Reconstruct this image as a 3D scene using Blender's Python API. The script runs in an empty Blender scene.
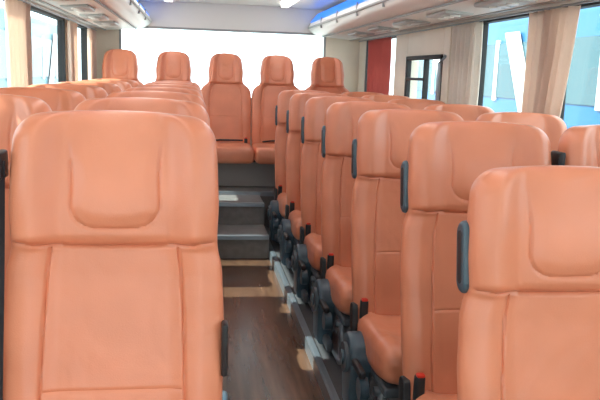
import bpy, math, random
import numpy as np
from mathutils import Matrix, Vector
random.seed(4)
scene = bpy.context.scene
try:
    scene.view_settings.view_transform = 'Standard'
    scene.view_settings.look = 'None'
except Exception:
    pass

# ------------------------------------------------------------ materials
def mat(name, col, rough=0.5, metal=0.0, bump=0.0, bscale=200.0, var=0.0, vscale=4.0, emit=None, estr=0.0, coat=0.0, spec=0.5, crease=0.0):
    m = bpy.data.materials.new(name); m.use_nodes = True
    nt = m.node_tree; b = nt.nodes['Principled BSDF']
    b.inputs['Base Color'].default_value = (*col, 1)
    b.inputs['Roughness'].default_value = rough
    b.inputs['Metallic'].default_value = metal
    b.inputs['Specular IOR Level'].default_value = spec
    if coat:
        b.inputs['Coat Weight'].default_value = coat
        b.inputs['Coat Roughness'].default_value = 0.25
    tc = nt.nodes.new('ShaderNodeTexCoord')
    if bump:
        n = nt.nodes.new('ShaderNodeTexNoise'); n.inputs['Scale'].default_value = bscale
        n.inputs['Detail'].default_value = 3
        bp = nt.nodes.new('ShaderNodeBump'); bp.inputs['Strength'].default_value = bump
        bp.inputs['Distance'].default_value = 0.002
        nt.links.new(tc.outputs['Object'], n.inputs['Vector'])
        nt.links.new(n.outputs['Fac'], bp.inputs['Height'])
        nt.links.new(bp.outputs['Normal'], b.inputs['Normal'])
        if crease:
            n2 = nt.nodes.new('ShaderNodeTexNoise'); n2.inputs['Scale'].default_value = 7.0
            n2.inputs['Detail'].default_value = 2; n2.inputs['Distortion'].default_value = 0.6
            b2 = nt.nodes.new('ShaderNodeBump'); b2.inputs['Strength'].default_value = crease
            b2.inputs['Distance'].default_value = 0.02
            nt.links.new(tc.outputs['Object'], n2.inputs['Vector'])
            nt.links.new(n2.outputs['Fac'], b2.inputs['Height'])
            nt.links.new(b2.outputs['Normal'], bp.inputs['Normal'])
    if var:
        n = nt.nodes.new('ShaderNodeTexNoise'); n.inputs['Scale'].default_value = vscale
        nt.links.new(tc.outputs['Object'], n.inputs['Vector'])
        r = nt.nodes.new('ShaderNodeValToRGB')
        r.color_ramp.elements[0].position = 0.3; r.color_ramp.elements[1].position = 0.7
        r.color_ramp.elements[0].color = (*[c*(1-var) for c in col], 1)
        r.color_ramp.elements[1].color = (*[min(1, c*(1+var)) for c in col], 1)
        nt.links.new(n.outputs['Fac'], r.inputs['Fac'])
        nt.links.new(r.outputs['Color'], b.inputs['Base Color'])
    if emit:
        b.inputs['Emission Color'].default_value = (*emit, 1)
        b.inputs['Emission Strength'].default_value = estr
    return m

LEATHER = mat('salmon_leather', (0.76, 0.275, 0.155), 0.34, bump=0.22, bscale=350, var=0.07, vscale=5, crease=0.4, coat=0.15)
SHELL = mat('grey_plastic_shell', (0.09, 0.11, 0.13), 0.5)
BLUEG = mat('bluegrey_plastic', (0.06, 0.105, 0.14), 0.34)
DARK = mat('dark_plastic', (0.02, 0.022, 0.026), 0.45)
METAL = mat('brushed_metal', (0.34, 0.39, 0.44), 0.35, metal=0.8)
BELT = mat('black_webbing', (0.02, 0.022, 0.03), 0.8)
RED = mat('red_button', (0.7, 0.04, 0.02), 0.4)
CREAM = mat('cream_panel', (0.84, 0.76, 0.63), 0.5, var=0.03)
WHITE = mat('white_panel', (0.83, 0.82, 0.79), 0.35)
GREYTRIM = mat('grey_trim', (0.34, 0.35, 0.35), 0.45)
VENT = mat('vent_grey', (0.42, 0.43, 0.43), 0.4)
RUBBER = mat('black_rubber', (0.015, 0.015, 0.017), 0.6)
FILLGLOW = mat('added_fill_glow', (0.9, 0.9, 0.9), 0.5, emit=(1, 0.95, 0.87), estr=7.5)  # glow for the added strips that brighten the cabin
BLUELED = mat('blue_led', (0.0, 0.05, 0.4), 0.3, emit=(0.0, 0.20, 1.0), estr=1.2)
PLAT = mat('platform_vinyl', (0.07, 0.07, 0.075), 0.6, var=0.1, vscale=30)
STEPM = mat('step_vinyl', (0.19, 0.18, 0.175), 0.4, var=0.12, vscale=20)

def wood():
    m = bpy.data.materials.new('wood_vinyl'); m.use_nodes = True
    nt = m.node_tree; b = nt.nodes['Principled BSDF']
    tc = nt.nodes.new('ShaderNodeTexCoord'); mp = nt.nodes.new('ShaderNodeMapping')
    mp.inputs['Scale'].default_value = (26, 2.2, 1)
    n = nt.nodes.new('ShaderNodeTexNoise'); n.inputs['Scale'].default_value = 1.0; n.inputs['Detail'].default_value = 6
    r = nt.nodes.new('ShaderNodeValToRGB')
    r.color_ramp.elements[0].position = 0.25; r.color_ramp.elements[0].color = (0.055, 0.027, 0.016, 1)
    r.color_ramp.elements[1].position = 0.75; r.color_ramp.elements[1].color = (0.15, 0.078, 0.045, 1)
    nt.links.new(tc.outputs['Object'], mp.inputs['Vector']); nt.links.new(mp.outputs['Vector'], n.inputs['Vector'])
    nt.links.new(n.outputs['Fac'], r.inputs['Fac']); nt.links.new(r.outputs['Color'], b.inputs['Base Color'])
    b.inputs['Roughness'].default_value = 0.24
    return m
WOOD = wood()

def glass(name, tint):
    m = bpy.data.materials.new(name); m.use_nodes = True
    nt = m.node_tree; nt.nodes.clear()
    o = nt.nodes.new('ShaderNodeOutputMaterial'); t = nt.nodes.new('ShaderNodeBsdfTransparent')
    g = nt.nodes.new('ShaderNodeBsdfGlossy'); mx = nt.nodes.new('ShaderNodeMixShader')
    t.inputs['Color'].default_value = (*tint, 1); g.inputs['Roughness'].default_value = 0.02
    mx.inputs['Fac'].default_value = 0.06
    nt.links.new(t.outputs[0], mx.inputs[1]); nt.links.new(g.outputs[0], mx.inputs[2])
    nt.links.new(mx.outputs[0], o.inputs['Surface'])
    return m
GLASS = glass('window_glass', (0.88, 0.97, 0.98))

def cloth(name, col, tr=0.5):
    m = bpy.data.materials.new(name); m.use_nodes = True
    nt = m.node_tree; nt.nodes.clear()
    o = nt.nodes.new('ShaderNodeOutputMaterial'); d = nt.nodes.new('ShaderNodeBsdfDiffuse')
    t = nt.nodes.new('ShaderNodeBsdfTranslucent'); mx = nt.nodes.new('ShaderNodeMixShader')
    n = nt.nodes.new('ShaderNodeTexNoise'); n.inputs['Scale'].default_value = 60
    r = nt.nodes.new('ShaderNodeValToRGB')
    r.color_ramp.elements[0].color = (*[c*0.88 for c in col], 1); r.color_ramp.elements[1].color = (*col, 1)
    nt.links.new(n.outputs['Fac'], r.inputs['Fac'])
    nt.links.new(r.outputs['Color'], d.inputs['Color']); nt.links.new(r.outputs['Color'], t.inputs['Color'])
    mx.inputs['Fac'].default_value = tr
    nt.links.new(d.outputs[0], mx.inputs[1]); nt.links.new(t.outputs[0], mx.inputs[2])
    nt.links.new(mx.outputs[0], o.inputs['Surface'])
    return m
CURT = cloth('tan_curtain_cloth', (0.94, 0.77, 0.66), 0.5)
CURW = cloth('cream_curtain_cloth', (0.95, 0.88, 0.80), 0.4)
REDC = cloth('red_curtain_cloth', (0.66, 0.20, 0.17), 0.4)

# ------------------------------------------------------------ mesh builder
class MB:
    def __init__(s): s.v = []; s.f = []; s.m = []; s.mats = []
    def mi(s, m):
        if m not in s.mats: s.mats.append(m)
        return s.mats.index(m)
    def add(s, verts, faces, m):
        o = len(s.v); s.v.extend([tuple(map(float, p)) for p in verts])
        if isinstance(m, list):
            for f, mm in zip(faces, m): s.f.append(tuple(i+o for i in f)); s.m.append(s.mi(mm))
        else:
            k = s.mi(m)
            for f in faces: s.f.append(tuple(i+o for i in f)); s.m.append(k)
    def rbox(s, c, size, r, m, rot=None, deform=None):
        h = [x/2 for x in size]; r = min(r, min(h)*0.999)
        def coords(hh):
            mid = list(np.linspace(-(hh-r), hh-r, 14)) if deform else [-(hh-r), hh-r]
            q = [-hh, -hh+r*.18, -hh+r*.5] + mid + [hh-r*.5, hh-r*.18, hh]
            return q
        cs = [coords(x) for x in h]
        idx = {}; vs = []; fs = []
        def vid(p):
            k = tuple(round(t, 6) for t in p)
            if k not in idx:
                idx[k] = len(vs)
                inn = [max(-(h[i]-r), min(h[i]-r, p[i])) for i in range(3)]
                d = Vector([p[i]-inn[i] for i in range(3)])
                if d.length > 1e-9: d = d.normalized()*r
                vs.append(Vector(inn)+d)
            return idx[k]
        for ax in range(3):
            a, b = [(1, 2), (2, 0), (0, 1)][ax]
            for sg in (-1, 1):
                A, B = cs[a], cs[b]
                for i in range(len(A)-1):
                    for j in range(len(B)-1):
                        q = []
                        for (u, w) in ((A[i], B[j]), (A[i+1], B[j]), (A[i+1], B[j+1]), (A[i], B[j+1])):
                            p = [0, 0, 0]; p[ax] = sg*h[ax]; p[a] = u; p[b] = w; q.append(vid(p))
                        if sg < 0: q.reverse()
                        fs.append(q)
        out = []
        for p in vs:
            if deform: p = Vector(deform(p))
            if rot: p = rot @ p
            out.append(p+Vector(c))
        s.add(out, fs, m)
    def box(s, lo, hi, m, r=0.0):
        c = [(a+b)/2 for a, b in zip(lo, hi)]; sz = [abs(b-a) for a, b in zip(lo, hi)]
        if r > 0: s.rbox(c, sz, r, m); return
        x0, y0, z0 = lo; x1, y1, z1 = hi
        v = [(x0,y0,z0),(x1,y0,z0),(x1,y1,z0),(x0,y1,z0),(x0,y0,z1),(x1,y0,z1),(x1,y1,z1),(x0,y1,z1)]
        for f in [(0,3,2,1),(4,5,6,7),(0,1,5,4),(1,2,6,5),(2,3,7,6),(3,0,4,7)]:
            s.add([v[i] for i in f], [(0,1,2,3)], m)
    def tube(s, pts, r, m, n=10):
        pts = [Vector(p) for p in pts]; vs = []; fs = []
        for i, p in enumerate(pts):
            t = (pts[min(i+1, len(pts)-1)]-pts[max(i-1, 0)]).normalized()
            a = t.cross(Vector((0.13, 0.3, 1)) if abs(t.z) < .9 else Vector((1, 0, 0))).normalized(); b = t.cross(a)
            for k in range(n):
                an = 2*math.pi*k/n; vs.append(p+a*r*math.cos(an)+b*r*math.sin(an))
        for i in range(len(pts)-1):
            for k in range(n): fs.append((i*n+k, i*n+(k+1) % n, (i+1)*n+(k+1) % n, (i+1)*n+k))
        fs.append(tuple(range(n))); fs.append(tuple((len(pts)-1)*n+k for k in reversed(range(n))))
        s.add(vs, fs, m)
    def prismx(s, outline, x0, x1, m, bev=0.006):
        n = len(outline); cy = sum(p[0] for p in outline)/n; cz = sum(p[1] for p in outline)/n
        sg = 1 if x1 > x0 else -1
        R = max(math.hypot(p[0]-cy, p[1]-cz) for p in outline)
        rings = [(x0, 1)]
        for q in range(7):
            a = math.pi/2*q/6
            rings.append((x1-sg*bev*(1-math.sin(a)), 1-(bev/R)*1.3*(1-math.cos(a))))
        vs = []; fs = []
        for x, k in rings:
            for p in outline: vs.append((x, cy+(p[0]-cy)*k, cz+(p[1]-cz)*k))
        nr = len(rings)
        for i in range(nr-1):
            for k in range(n):
                fs.append((i*n+k, i*n+(k+1) % n, (i+1)*n+(k+1) % n, (i+1)*n+k))
        fs.append(tuple(range(n))); fs.append(tuple((nr-1)*n+k for k in range(n)))
        s.add(vs, fs, m)
    def cyl(s, c, r, h, axis, m, n=20):
        c = Vector(c); d = Vector([0, 0, 0]); d[axis] = h/2
        s.tube([c-d, c-d*.98, c+d*.98, c+d], r, m, n)
    def data(s, name, smooth=True, angle=40):
        me = bpy.data.meshes.new(name); me.from_pydata(s.v, [], s.f)
        for mm in s.mats: me.materials.append(mm)
        me.polygons.foreach_set('material_index', s.m)
        import bmesh
        bm = bmesh.new(); bm.from_mesh(me); bmesh.ops.recalc_face_normals(bm, faces=bm.faces); bm.to_mesh(me); bm.free()
        if smooth:
            try: me.shade_smooth(); me.set_sharp_from_angle(angle=math.radians(angle))
            except Exception: pass
        me.update(); return me
    def obj(s, name, loc=(0, 0, 0), parent=None, smooth=True):
        o = bpy.data.objects.new(name, s.data(name, smooth)); scene.collection.objects.link(o)
        o.location = loc
        if parent: o.parent = parent
        return o

def sm(x, a, b):
    t = np.clip((x-a)/(b-a), 0, 1); return t*t*(3-2*t)

# ------------------------------------------------------------ seat back
def seat_back(mb, zb, zt, Wt, head_z, yc_fn, rw=.06, rt=.06):
    Nf, Nb, Nv = 150, 24, 210
    zs = list(np.linspace(zb, zt-rt, Nv-26)) + [zt-rt+rt*math.sin(a) for a in np.linspace(0, math.pi/2, 27)[1:]]
    zs = np.array(zs)
    W0 = np.interp(zs, [w[0] for w in Wt], [w[1] for w in Wt])
    k = np.ones(7)/7.0
    W0 = np.convolve(np.pad(W0, 3, mode='edge'), k, mode='valid')
    s_ = np.clip((zs-(zt-rt))/rt, 0, 1); cap = np.sqrt(np.clip(1-s_**2, 0, 1))
    W = W0-rw+rw*cap
    capT = np.power(cap, 0.7)
    tb = np.clip((zs-zb)/0.03, 0, 1); bot = np.sqrt(1-(1-tb)**2)*0.999+0.001
    t = np.linspace(-1, 1, Nf); xr = .65*t+.35*np.sin(math.pi/2*t)
    tbk = np.linspace(1, -1, Nb+2)[1:-1]; xb = .5*tbk+.5*np.sin(math.pi/2*tbk)
    verts = []
    for i, z in enumerate(zs):
        w = W[i]; yc = yc_fn(z)
        hd = float(sm(z, head_z-.012, head_z+.03))
        Tf = 0.055+0.032*hd*(1-0.35*float(sm(z, head_z+.10, zt)))+0.012*math.exp(-((z-(zb+.25))/.12)**2)
        Tb = 0.045-0.01*hd
        Tf *= capT[i]*bot[i]; Tb *= capT[i]*bot[i]
        a = np.abs(xr); e = np.power(np.clip(1-a**4.5, 0, 1), 1/3.0)
        dome = 0.008*(1-a**2)*float(sm(z, zt-.10, zt))
        rec = (0.026*(1-hd)+0.042*hd)*(1-sm(a, .48, .82))*capT[i]
        yf = yc-Tf*e+rec*e
        x = xr*w
        g = np.zeros_like(x)
        sg = 0.0030
        hz = head_z+0.010*(x/0.2)**2
        g += 0.010*np.exp(-((z-hz)/(sg*1.4))**2)
        if z < head_z:
            xs = (0.66-0.05*float(sm(z, zb+.1, head_z)))*W0[i]
            g += 0.008*np.exp(-((np.abs(x)-xs)/sg)**2)
            zm = zb+0.30
            g += 0.003*np.exp(-((z-zm)/sg)**2)*(np.abs(x) < xs)
        else:
            bw = 0.44*W0[i]; z0 = head_z+.05; z1 = zt-.035; rr = .048
            tt = (z-z0)/(z1-z0)
            zlow = z0+0.010*(1-(np.minimum(np.abs(x)/bw, 1))**2)*-1
            cx = np.maximum(np.abs(x)-(bw*(1.0-.10*math.sin(math.pi*min(max(tt, 0), 1))+.10*tt)-rr), 0); cz = np.maximum(zlow+rr-z, 0.0)
            inside = np.hypot(cx, cz)
            dd = np.where((np.abs(x) < bw*1.3) & (z > z0-.03), np.abs(inside-rr), 1)
            fade = 1-float(sm(z, z1-.08, z1))
            g += 0.0050*fade*np.exp(-(dd/.0034)**2)
            padin = 1-sm(inside, rr-.035, rr+.004)
            yf = yf-0.007*padin*fade
        yf = yf+g*e
        ab = np.abs(xb); eb = np.power(np.clip(1-ab**4, 0, 1), 1/3.0)
        yb = yc+Tb*eb
        for q in range(Nf): verts.append((x[q], yf[q], z+dome[q]))
        db = 0.008*(1-ab**2)*float(sm(z, zt-.10, zt))
        for q in range(Nb): verts.append((xb[q]*w, yb[q], z+db[q]))
    N = Nf+Nb; faces = []; ms = []
    for i in range(Nv-1):
        if (i+1)*N+N > len(verts): break
        zc = zs[i]
        for q in range(N):
            q2 = (q+1) % N
            faces.append((i*N+q, i*N+q2, (i+1)*N+q2, (i+1)*N+q))
            isback = q >= Nf+2 and q < N-3
            ms.append(SHELL if (isback and zc < zt-.09) else LEATHER)
    mb.add(verts, faces, ms)

def yc_seat(z):
    t = (z-.42)/.87
    return 0.03+0.185*t-0.030*max(0, t-.62)/.38

WT = [(.40,.222),(.6,.232),(.85,.236),(.97,.230),(1.008,.220),(1.035,.219),(1.10,.222),(1.2,.218),(1.30,.210)]
def capsule(cy, cz, hw, hh, tilt, n=10):
    pts = []
    for k in range(n+1): a = math.pi*k/n; pts.append((hw*math.cos(a), hh-hw+hw*math.sin(a)))
    for k in range(n+1): a = math.pi+math.pi*k/n; pts.append((hw*math.cos(a), -(hh-hw)+hw*math.sin(a)))
    c, s = math.cos(tilt), math.sin(tilt)
    return [(cy+p[0]*c+p[1]*s, cz-p[0]*s+p[1]*c) for p in pts]

def make_seat(side, aisle, drop=0.0):
    """side: +1 aisle on +x, -1 aisle on -x; drop = how much shorter the leg frame is"""
    mb = MB(); fz = .071+drop
    seat_back(mb, .42, 1.30, WT, 1.02, yc_seat)
    def cdef(p):
        x, y, z = p
        if z > 0:
            z += 0.018*float(sm(abs(x), .10, .19)) + 0.012*math.exp(-((y+.16)/.07)**2)
            z -= .005*math.exp(-((abs(x)-.145)/.006)**2)
        if z < 0: z += 0.03*float(sm(-y, .05, .24))
        return (x, y, z)
    mb.rbox((0, -.225, .40), (.445, .49, .15), .055, LEATHER, deform=cdef)
    mb.box((-.205, -.42, .295), (.205, -.01, .335), SHELL, .012)
    mb.tube([(-.22, -.33, .285), (.22, -.33, .285)], .018, METAL)
    mb.tube([(-.22, -.10, .285), (.22, -.10, .285)], .018, METAL)
    lx = side*.19
    mb.tube([(lx, -.33, .29), (lx, -.36, fz+.02)], .018, METAL)
    mb.tube([(lx, -.10, .29), (lx, -.04, fz+.02)], .018, METAL)
    mb.box((lx-.03, -.42, fz), (lx+.03, .03, fz+.03), METAL, .008)
    for sx in (-1, 1):
        mb.prismx(capsule(.02, .43, .028, .085, .2), sx*.215, sx*.236, DARK, .004)
    # seat belt
    bx = -side*.237
    path = [(1.20, -.03), (1.0, -.035), (.8, -.035), (.62, -.03), (.50, -.03)]
    vs = []; fs = []
    for z, dy in path:
        y = yc_seat(z)-.02+dy
        for o in ((-.013, -.010), (-.009, -.014), (.013, .010), (.009, .014)): vs.append((bx+o[0], y+o[1], z))
    for i in range(len(path)-1):
        for q in range(4): fs.append((i*4+q, i*4+(q+1) % 4, i*4+4+(q+1) % 4, i*4+4+q))
    mb.add(vs, fs, BELT)
    mb.rbox((bx, yc_seat(1.19)-.03, 1.19), (.020, .07, .06), .007, DARK)
    mb.rbox((bx*.97, -.07, .50), (.016, .035, .10), .007, DARK)
    mb.rbox((side*.20, -.03, .50), (.03, .03, .09), .010, DARK)
    mb.rbox((side*.20, -.035, .545), (.024, .022, .012), .005, RED)
    if aisle:
        X = side
        if side < 0:
            mb.prismx(capsule(yc_seat(1.09)+.005, 1.095, .024, .084, .17), X*.205, X*.231, BLUEG, .010)
            mb.prismx(capsule(yc_seat(1.09)+.005, 1.095, .012, .062, .17), X*.226, X*.2325, DARK, .002)
        else:
            mb.rbox((X*.236, yc_seat(.80)-.03, .80), (.014, .04, .12), .006, DARK)
        # recliner housing and leg cover standing out into the aisle
        out = []
        for k in range(25):
            a = math.radians(-25+230*k/24); out.append((-.11+.10*math.cos(a), .335+.10*math.sin(a)))
        out += [(-.19, .20), (-.175, fz+.01), (-.055, fz+.01), (-.035, .20)]
        mb.prismx(out, X*.205, X*.275, BLUEG, .022)
        mb.cyl((X*.280, -.11, .335), .060, .018, 0, SHELL, 28)
        mb.cyl((X*.288, -.11, .335), .030, .018, 0, BLUEG, 20)
        mb.rbox((X*.262, -.255, .350), (.024, .17, .030), .010, DARK)
        mb.cyl((X*.255, -.31, .29), .042, .030, 0, BLUEG, 24)
        mb.rbox((X*.235, -.20, .155), (.03, .20, .05), .012, SHELL)
    return mb.data('passenger_seat_mesh', True, 50)

M_LA, M_LW = make_seat(1, True), make_seat(1, False)
DR = .042
M_RA, M_RW = make_seat(-1, True, DR), make_seat(-1, False, DR)
M_R1A, M_R1W = make_seat(-1, True, .10), make_seat(-1, False, .10)
def put(name, me, x, y, z=0, rz=0, sx=1):
    o = bpy.data.objects.new(name, me); scene.collection.objects.link(o)
    o.location = (x, y, z); o.rotation_euler = (0, 0, rz); o.scale = (sx, 1, 1); return o

for i in range(6+1):
    y = 1.62+.755*i-.17
    if y > 5.9: y = 5.96
    put('passenger_seat', M_LA, -.166, y); put('passenger_seat', M_LW, -.652, y)
put('passenger_seat', M_R1A, .855, 1.57-.17, -.098, 0, 1.07); put('passenger_seat', M_R1W, 1.365, 1.57-.17, -.098, 0, 1.04)
for i in range(6):
    y = 2.23+.75*i-.17
    put('passenger_seat', M_RA, .905, y, -DR+.004, 0, 1.08); put('passenger_seat', M_RW, 1.385, y, -DR+.004, 0, .96)

# ------------------------------------------------------------ rear bench
def yc_bench(z):
    t = (z-.66)/.9
    return 0.03+0.16*t
WB = [(.64,.235),(.8,.242),(1.14,.243),(1.21,.238),(1.255,.215),(1.285,.168),(1.32,.160),(1.40,.165),(1.5,.150),(1.56,.135)]
def make_bench():
    mb = MB()
    seat_back(mb, .68, 1.56, WB, 1.28, yc_bench, .06, .06)
    mb.rbox((0, -.22, .665), (.485, .50, .15), .05, LEATHER)
    mb.rbox((0, .0, .632), (.44, .12, .08), .02, SHELL)
    mb.rbox((.19, -.03, .755), (.03, .03, .06), .010, DARK)
    mb.rbox((.19, -.035, .787), (.024, .022, .012), .005, RED)
    mb.tube([(-.2, yc_bench(.95)-.058, .74), (-.05, yc_bench(.95)-.07, .76), (.16, yc_bench(.8)-.1, .765)], .008, BELT)
    return mb.data('rear_bench_seat', True, 50)
MBN = make_bench()
for i in range(5):
    put('rear_bench_seat', MBN, .29+(i-2)*.488, 6.90)

# ------------------------------------------------------------ shell
XL, XR, YF, YR, CX = -.97, 1.67, -2.6, 7.5, .35
ZT = 1.735
def poly_extrude(mb, prof, y0, y1, m):
    k = len(prof); vs = []; fs = []
    for j in range(2):
        for p in prof: vs.append((p[0], (y0, y1)[j], p[1]))
    for q in range(k): fs.append((q, (q+1) % k, k+(q+1) % k, k+q))
    fs.append(tuple(range(k))); fs.append(tuple(k+q for q in range(k)))
    mb.add(vs, fs, m)

mb = MB(); mb.box((XL, YF, -.10), (XR, YR, 0), WOOD); mb.obj('floor', smooth=False)
for nm, x0, x1, ex in (('left', XL+.01, .05, .05), ('right', .585, XR-.01, .585)):
    mb = MB(); mb.box((x0, .6, 0), (x1, 6.29, .06), PLAT)
    sx = 1 if nm == 'left' else -1
    mb.box((ex-.002 if sx > 0 else ex-.010, .6, 0), (ex+.010 if sx > 0 else ex+.002, 6.29, .066), METAL)
    mb.box((ex-.025 if sx > 0 else ex+.0, .6, .06), (ex if sx > 0 else ex+.025, 6.29, .068), METAL)
    mb.obj('seat_platform', smooth=False)
mb = MB()
mb.box((.065, 5.40, 0), (.57, 5.85, .17), STEPM); mb.box((.065, 5.85, 0), (.57, 6.295, .34), STEPM)
mb.box((.065, 5.385, .150), (.57, 5.44, .178), METAL); mb.box((.065, 5.835, .320), (.57, 5.89, .348), METAL)
mb.obj('rear_steps', smooth=False)
mb = MB(); mb.box((XL+.01, 6.30, 0), (XR-.01, YR-.01, .36), STEPM); mb.box((XL+.01, 6.295, .33), (XR-.01, 6.34, .366), METAL); mb.obj('floor_rear', smooth=False)
mb = MB(); mb.box((XL+.03, 6.62, .367), (XR-.03, 6.66, .585), GREYTRIM); mb.box((XL+.03, 6.66, .555), (XR-.03, 7.1, .588), DARK)
mb.obj('bench_base', smooth=False)

def wall(name, x0, x1, opens):
    mb = MB()
    zb, zt = 1.14, ZT+.02
    mb.box((x0, YF, 0), (x1, YR, zb), CREAM)
    mb.box((x0, YF, zt), (x1, YR, 2.15), WHITE)
    ys = [YF]+[v for o in opens for v in o[:2]]+[YR]
    for i in range(0, len(ys), 2):
        mb.box((x0, ys[i], zb), (x1, ys[i+1], zt), CREAM)
    if x0 > 0:
        mb.box((x0, 4.70, 1.58), (x1, 5.62, zt), CREAM)
    mb.obj(name, smooth=False)
OL = [(-2.2,-.3),(-.15,1.5),(1.62,3.1),(3.2,4.36),(4.46,5.84),(5.94,7.0)]
OR = [(-2.2,-.3),(-.15,1.5),(1.62,3.28),(3.38,4.28),(4.70,5.62),(6.05,7.2)]
wall('wall_left', XL-.06, XL, OL); wall('wall_right', XR, XR+.06, OR)
wn = 0
for opens, x in ((OL, XL-.03), (OR, XR+.03)):
    for (a, b) in opens:
        if x > 0 and abs(a-4.70) < .01: continue
        wn += 1; mb = MB(); t = .022
        za, zb_ = 1.142, ZT+.018
        a += .002; b -= .002
        for lo, hi in (((a, za), (b, za+t)), ((a, zb_-t), (b, zb_)), ((a, za), (a+t, zb_)), ((b-t, za), (b, zb_))):
            mb.box((x-.027, lo[0], lo[1]), (x+.027, hi[0], hi[1]), RUBBER)
        mb.box((x-.003, a+t, za+t), (x+.003, b-t, zb_-t), GLASS)
        mb.obj('window_%d' % wn, smooth=False)

# side door with framed pane on right wall
mb = MB()
dx = XR-.004
mb.box((dx-.03, 4.66, .07), (dx, 5.98, 1.07), CREAM, .01)
fr = [((4.66, 1.07), (4.78, 1.735)), ((5.62, 1.07), (5.98, 1.735)), ((4.78, 1.56), (5.62, 1.735)), ((4.78, 1.05), (5.62, 1.09))]
for a, b in fr: mb.box((dx-.03, a[0], a[1]), (dx, b[0], b[1]), CREAM, .006)
for a, b in (((4.78, 1.09), (4.815, 1.56)), ((5.585, 1.09), (5.62, 1.56)), ((4.78, 1.53), (5.62, 1.56)), ((4.78, 1.09), (5.62, 1.115)), ((5.14, 1.09), (5.165, 1.56)), ((5.165, 1.38), (5.585, 1.40))):
    mb.box((dx-.04, a[0], a[1]), (dx-.002, b[0], b[1]), RUBBER, .004)
mb.box((dx-.016, 4.80, 1.10), (dx-.012, 5.60, 1.55), GLASS)
mb.tube([(dx-.05, 4.72, 1.0), (dx-.07, 4.72, 1.05), (dx-.07, 4.72, 1.5), (dx-.03, 4.72, 1.55)], .014, METAL)
mb.obj('door_1')

# rear wall with window
mb = MB()
wx0, wx1, wz0, wz1 = -.74, 1.32, 1.12, 1.81
mb.box((XL, YR, 0), (XR, YR+.06, wz0), CREAM); mb.box((XL, YR, wz1), (XR, YR+.06, 2.15), WHITE)
mb.box((XL, YR, wz0), (wx0, YR+.06, wz1), CREAM); mb.box((wx1, YR, wz0), (XR, YR+.06, wz1), CREAM)
mb.obj('wall_rear', smooth=False)
mb = MB(); y = YR+.03; t = .02
for lo, hi in (((wx0, wz0), (wx1, wz0+t)), ((wx0, wz1-t), (wx1, wz1)), ((wx0, wz0), (wx0+t, wz1)), ((wx1-t, wz0), (wx1, wz1))):
    mb.box((lo[0], y-.027, lo[1]), (hi[0], y+.027, hi[1]), GREYTRIM)
mb.box((wx0+t, y-.003, wz0+t), (wx1-t, y+.003, wz1-t), GLASS)
mb.obj('window_20', smooth=False)
# front wall + windscreen
mb = MB()
mb.box((XL, YF-.06, 0), (XR, YF, .55), CREAM); mb.box((XL, YF-.06, 1.95), (XR, YF, 2.15), WHITE)
mb.box((XL, YF-.06, .55), (XL+.1, YF, 1.95), CREAM); mb.box((XR-.1, YF-.06, .55), (XR, YF, 1.95), CREAM)
mb.obj('wall_front', smooth=False)
mb = MB(); mb.box((XL+.1, YF-.034, .55), (XR-.1, YF-.028, 1.95), GLASS); mb.obj('window_21', smooth=False)

# ceiling (arched)
mb = MB(); n = 24; vs = []; fs = []
xs = np.linspace(XL-.06, XR+.06, n+1)
def cz(x):
    u = abs(x-CX); return 2.055-.03*(u/1.3)**2
for yy in (YF-.06, YR+.06):
    for x in xs: vs.append((x, yy, cz(x)))
for yy in (YF-.06, YR+.06):
    for x in xs: vs.append((x, yy, cz(x)+.09))
N1 = n+1
for i in range(n):
    fs += [(i, i+1, N1+i+1, N1+i), (2*N1+i, 2*N1+i+1, 3*N1+i+1, 3*N1+i)]
fs += [tuple(range(N1))+tuple(2*N1+i for i in reversed(range(N1))), tuple(N1+i for i in range(N1))+tuple(3*N1+i for i in reversed(range(N1)))]
fs += [(0, N1, 3*N1, 2*N1), (n, N1+n, 3*N1+n, 2*N1+n)]
mb.add(vs, fs, WHITE); mb.obj('ceiling')

# luggage racks
def rack(side):
    wallx = XL+.004 if side < 0 else XR-.004
    d = -side; o = -.03
    mb = MB()
    P = [(0, 1.80), (.10, 1.785), (.36, 1.805), (.47, 1.825), (.515, 1.85), (.53, 1.885), (.525, 1.92), (.51, 1.945), (.44, 2.03), (.40, 2.045), (0, 2.045)]
    poly_extrude(mb, [(wallx+d*(p[0]+.001), p[1]+o) for p in P], -1.2, YR-.02, WHITE)
    mb.box((wallx+d*.395-.006, -1.2, 1.800+o), (wallx+d*.395+.006, YR-.03, 1.808+o), GREYTRIM)
    mb.box((wallx+d*.10-.010, -1.2, 1.780+o), (wallx+d*.10+.010, YR-.03, 1.790+o), GREYTRIM)
    mb.tube([(wallx+d*.535, -1.2, 1.885+o), (wallx+d*.535, YR-.03, 1.885+o)], .010, GREYTRIM, 8)
    # blue ambient light strip on the upper inner face
    a, b = (.518, 1.935), (.448, 2.022)
    nx, nz = .77, .64
    poly_extrude(mb, [(wallx+d*(a[0]-.01*nx), a[1]-.01*nz+o), (wallx+d*(a[0]+.006*nx), a[1]+.006*nz+o), (wallx+d*(b[0]+.006*nx), b[1]+.006*nz+o), (wallx+d*(b[0]-.01*nx), b[1]-.01*nz+o)], 1.0, YR-.05, BLUELED)
    for k in range(8):
        y = 1.1+.755*k
        mb.rbox((wallx+d*.235, y, 1.790+o), (.17, .34, .022), .01, VENT)
        for q in (-.1, 0, .1): mb.cyl((wallx+d*.235, y+q, 1.777+o), .028, .012, 2, WHITE, 16)
        mb.box((wallx+d*.515-.02, y+.37, 1.85+o), (wallx+d*.515+.018, y+.375, 1.945+o), GREYTRIM)
    return mb.obj('luggage_rack')
rack(-1); rack(1)
for x in (CX-.60, CX+.50):  # glowing strips added under the ceiling as fill for the seats
    mb = MB(); mb.box((x-.035, -1.0, 2.025), (x+.035, 7.2, 2.042), FILLGLOW, .006); mb.obj('added_fill_strip')

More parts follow.
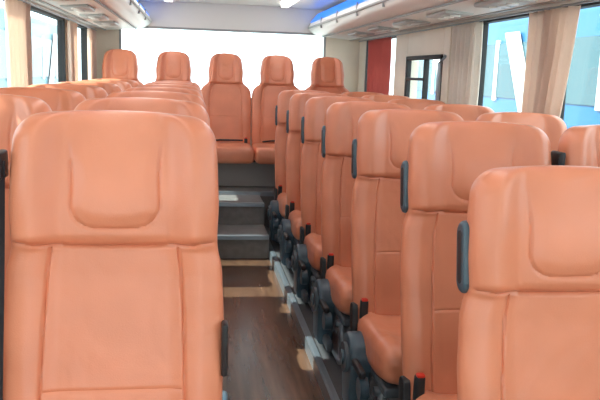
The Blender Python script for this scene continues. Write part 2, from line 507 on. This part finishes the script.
# curtains
def curtain(name, x, y0, y1, m, z0=1.08, z1=1.734, waves=6, amp=.018, pinch=.0, dirn=0):
    nu, nv = waves*10, 24; vs = []; fs = []
    for j in range(nv+1):
        v = j/nv; z = z0+(z1-z0)*v
        w = 1-pinch*(1-v)
        for i in range(nu+1):
            u = i/nu-.5; uu = u*w + dirn*.5*(1-w)
            yy = (y0+y1)/2+uu*(y1-y0)
            o = amp*math.sin(i/10*2*math.pi+.6*math.sin(v*3))*(1-.25*v)+amp*.2*math.sin(i*.37+v*2)
            vs.append((x+o, yy, z))
    for j in range(nv):
        for i in range(nu):
            a = j*(nu+1)+i; fs.append((a, a+1, a+nu+2, a+nu+1))
    mb = MB(); mb.add(vs, fs, m); o = mb.obj(name)
    md = o.modifiers.new('thick', 'SOLIDIFY'); md.thickness = .003
    return o
xl, xr = XL+.028, XR-.028
for a, b, d in ((1.35, 1.75, 0), (2.70, 3.66, 0), (3.92, 4.50, 0), (5.80, 6.15, 0), (6.85, 7.3, 0)):  # second one added, mostly out of view, to keep sun off the near aisle
    curtain('window_curtain', xl, a, b, CURT, pinch=.10, dirn=d)
for a, b, d, m in ((1.35, 1.75, 0, CURT), (3.06, 3.52, 1, CURT), (4.16, 4.62, 0, CURW), (6.18, 6.95, 0, REDC)):
    curtain('window_curtain', xr, a, b, m, pinch=.30 if m is CURT else .05, dirn=d)
mb = MB(); mb.tube([(xl, 1.0, 1.741), (xl, 7.4, 1.741)], .005, METAL); mb.obj('curtain_rail')
mb = MB(); mb.tube([(xr, 1.0, 1.741), (xr, 7.4, 1.741)], .005, METAL); mb.obj('curtain_rail')

# ------------------------------------------------------------ exterior
GR = mat('yard_concrete', (0.55, 0.53, 0.50), 0.8, var=.1, vscale=1)
mb = MB(); mb.box((-60, -60, -1.15), (60, 60, -1.06), GR); mb.obj('ground', smooth=False)
BW = mat('bus_paint_white', (0.82, 0.84, 0.85), .3); BB = mat('bus_paint_blue', (0.02, .12, .27), .3)
BT = mat('bus_paint_teal', (0.04, .22, .28), .3); BG = mat('bus_dark_glass', (0.03, .09, .11), .1)
def bus(x, y0, y1, face, body, post):
    mb = MB(); x1 = x+face*2.4; lo, hi = min(x, x1), max(x, x1)
    mb.box((lo, y0, -.75), (hi, y1, 2.35), body, .12)
    s = x-face*.01
    mb.box((s-.01, y0+.3, 1.15), (s+.01, y1-.3, 1.95), BG)
    k = y0+.3
    while k < y1-.5:
        mb.box((s-.02, k, 1.1), (s+.02, k+.12, 2.0), post); k += 1.5
    mb.box((s-.015, y0+.2, .2), (s+.015, y1-.2, .55), BT)
    for yy in (y0+1.2, y0+4.6, y0+8):
        v = [(s-face*.025, yy, 0.4), (s-face*.025, yy+.5, 0.4), (s-face*.025, yy+1.5, 2.1), (s-face*.025, yy+1.0, 2.1)]
        mb.add(v, [(0, 1, 2, 3)], BW)
    for yy in (y0+1.8, y1-2.2):
        mb.cyl((x+face*.1, yy, -.60), .46, .3, 0, RUBBER, 24); mb.cyl((x-face*.06, yy, -.60), .22, .04, 0, METAL, 16)
    mb.obj('parked_bus')
bus(4.6, 4.5, 16, 1, BB, BW); bus(-3.2, 8.5, 20, -1, BT, BW)

# ------------------------------------------------------------ lights
w = bpy.data.worlds.new('world'); scene.world = w; w.use_nodes = True
bg = w.node_tree.nodes['Background']; bg.inputs['Color'].default_value = (0.96, 0.97, 1.0, 1); bg.inputs['Strength'].default_value = 3.8
sd = bpy.data.lights.new('sun', 'SUN'); sd.energy = 14.0; sd.angle = math.radians(.6); sd.color = (1, .95, .86)
so = bpy.data.objects.new('sun', sd); scene.collection.objects.link(so)
so.rotation_euler = Vector((-1, 0.25, 1.0)).to_track_quat('Z', 'Y').to_euler()

# ------------------------------------------------------------ camera
cd = bpy.data.cameras.new('camera'); cam = bpy.data.objects.new('camera', cd); scene.collection.objects.link(cam)
cd.sensor_width = 36; cd.lens = 730/600*36; cd.clip_start = .02
roll = math.radians(2.0)
vx, vy = -105, 130
px = vx*math.cos(roll)-vy*math.sin(roll); py = vy*math.cos(roll)+vx*math.sin(roll)
th = math.atan(py/730); ps = math.atan(-px*math.cos(th)/730)
M = Matrix.Rotation(-ps, 4, 'Z') @ Matrix.Rotation(math.pi/2-th, 4, 'X') @ Matrix.Rotation(roll, 4, 'Z')
cam.matrix_world = Matrix.Translation((0, 0, 1.4)) @ M
scene.camera = cam
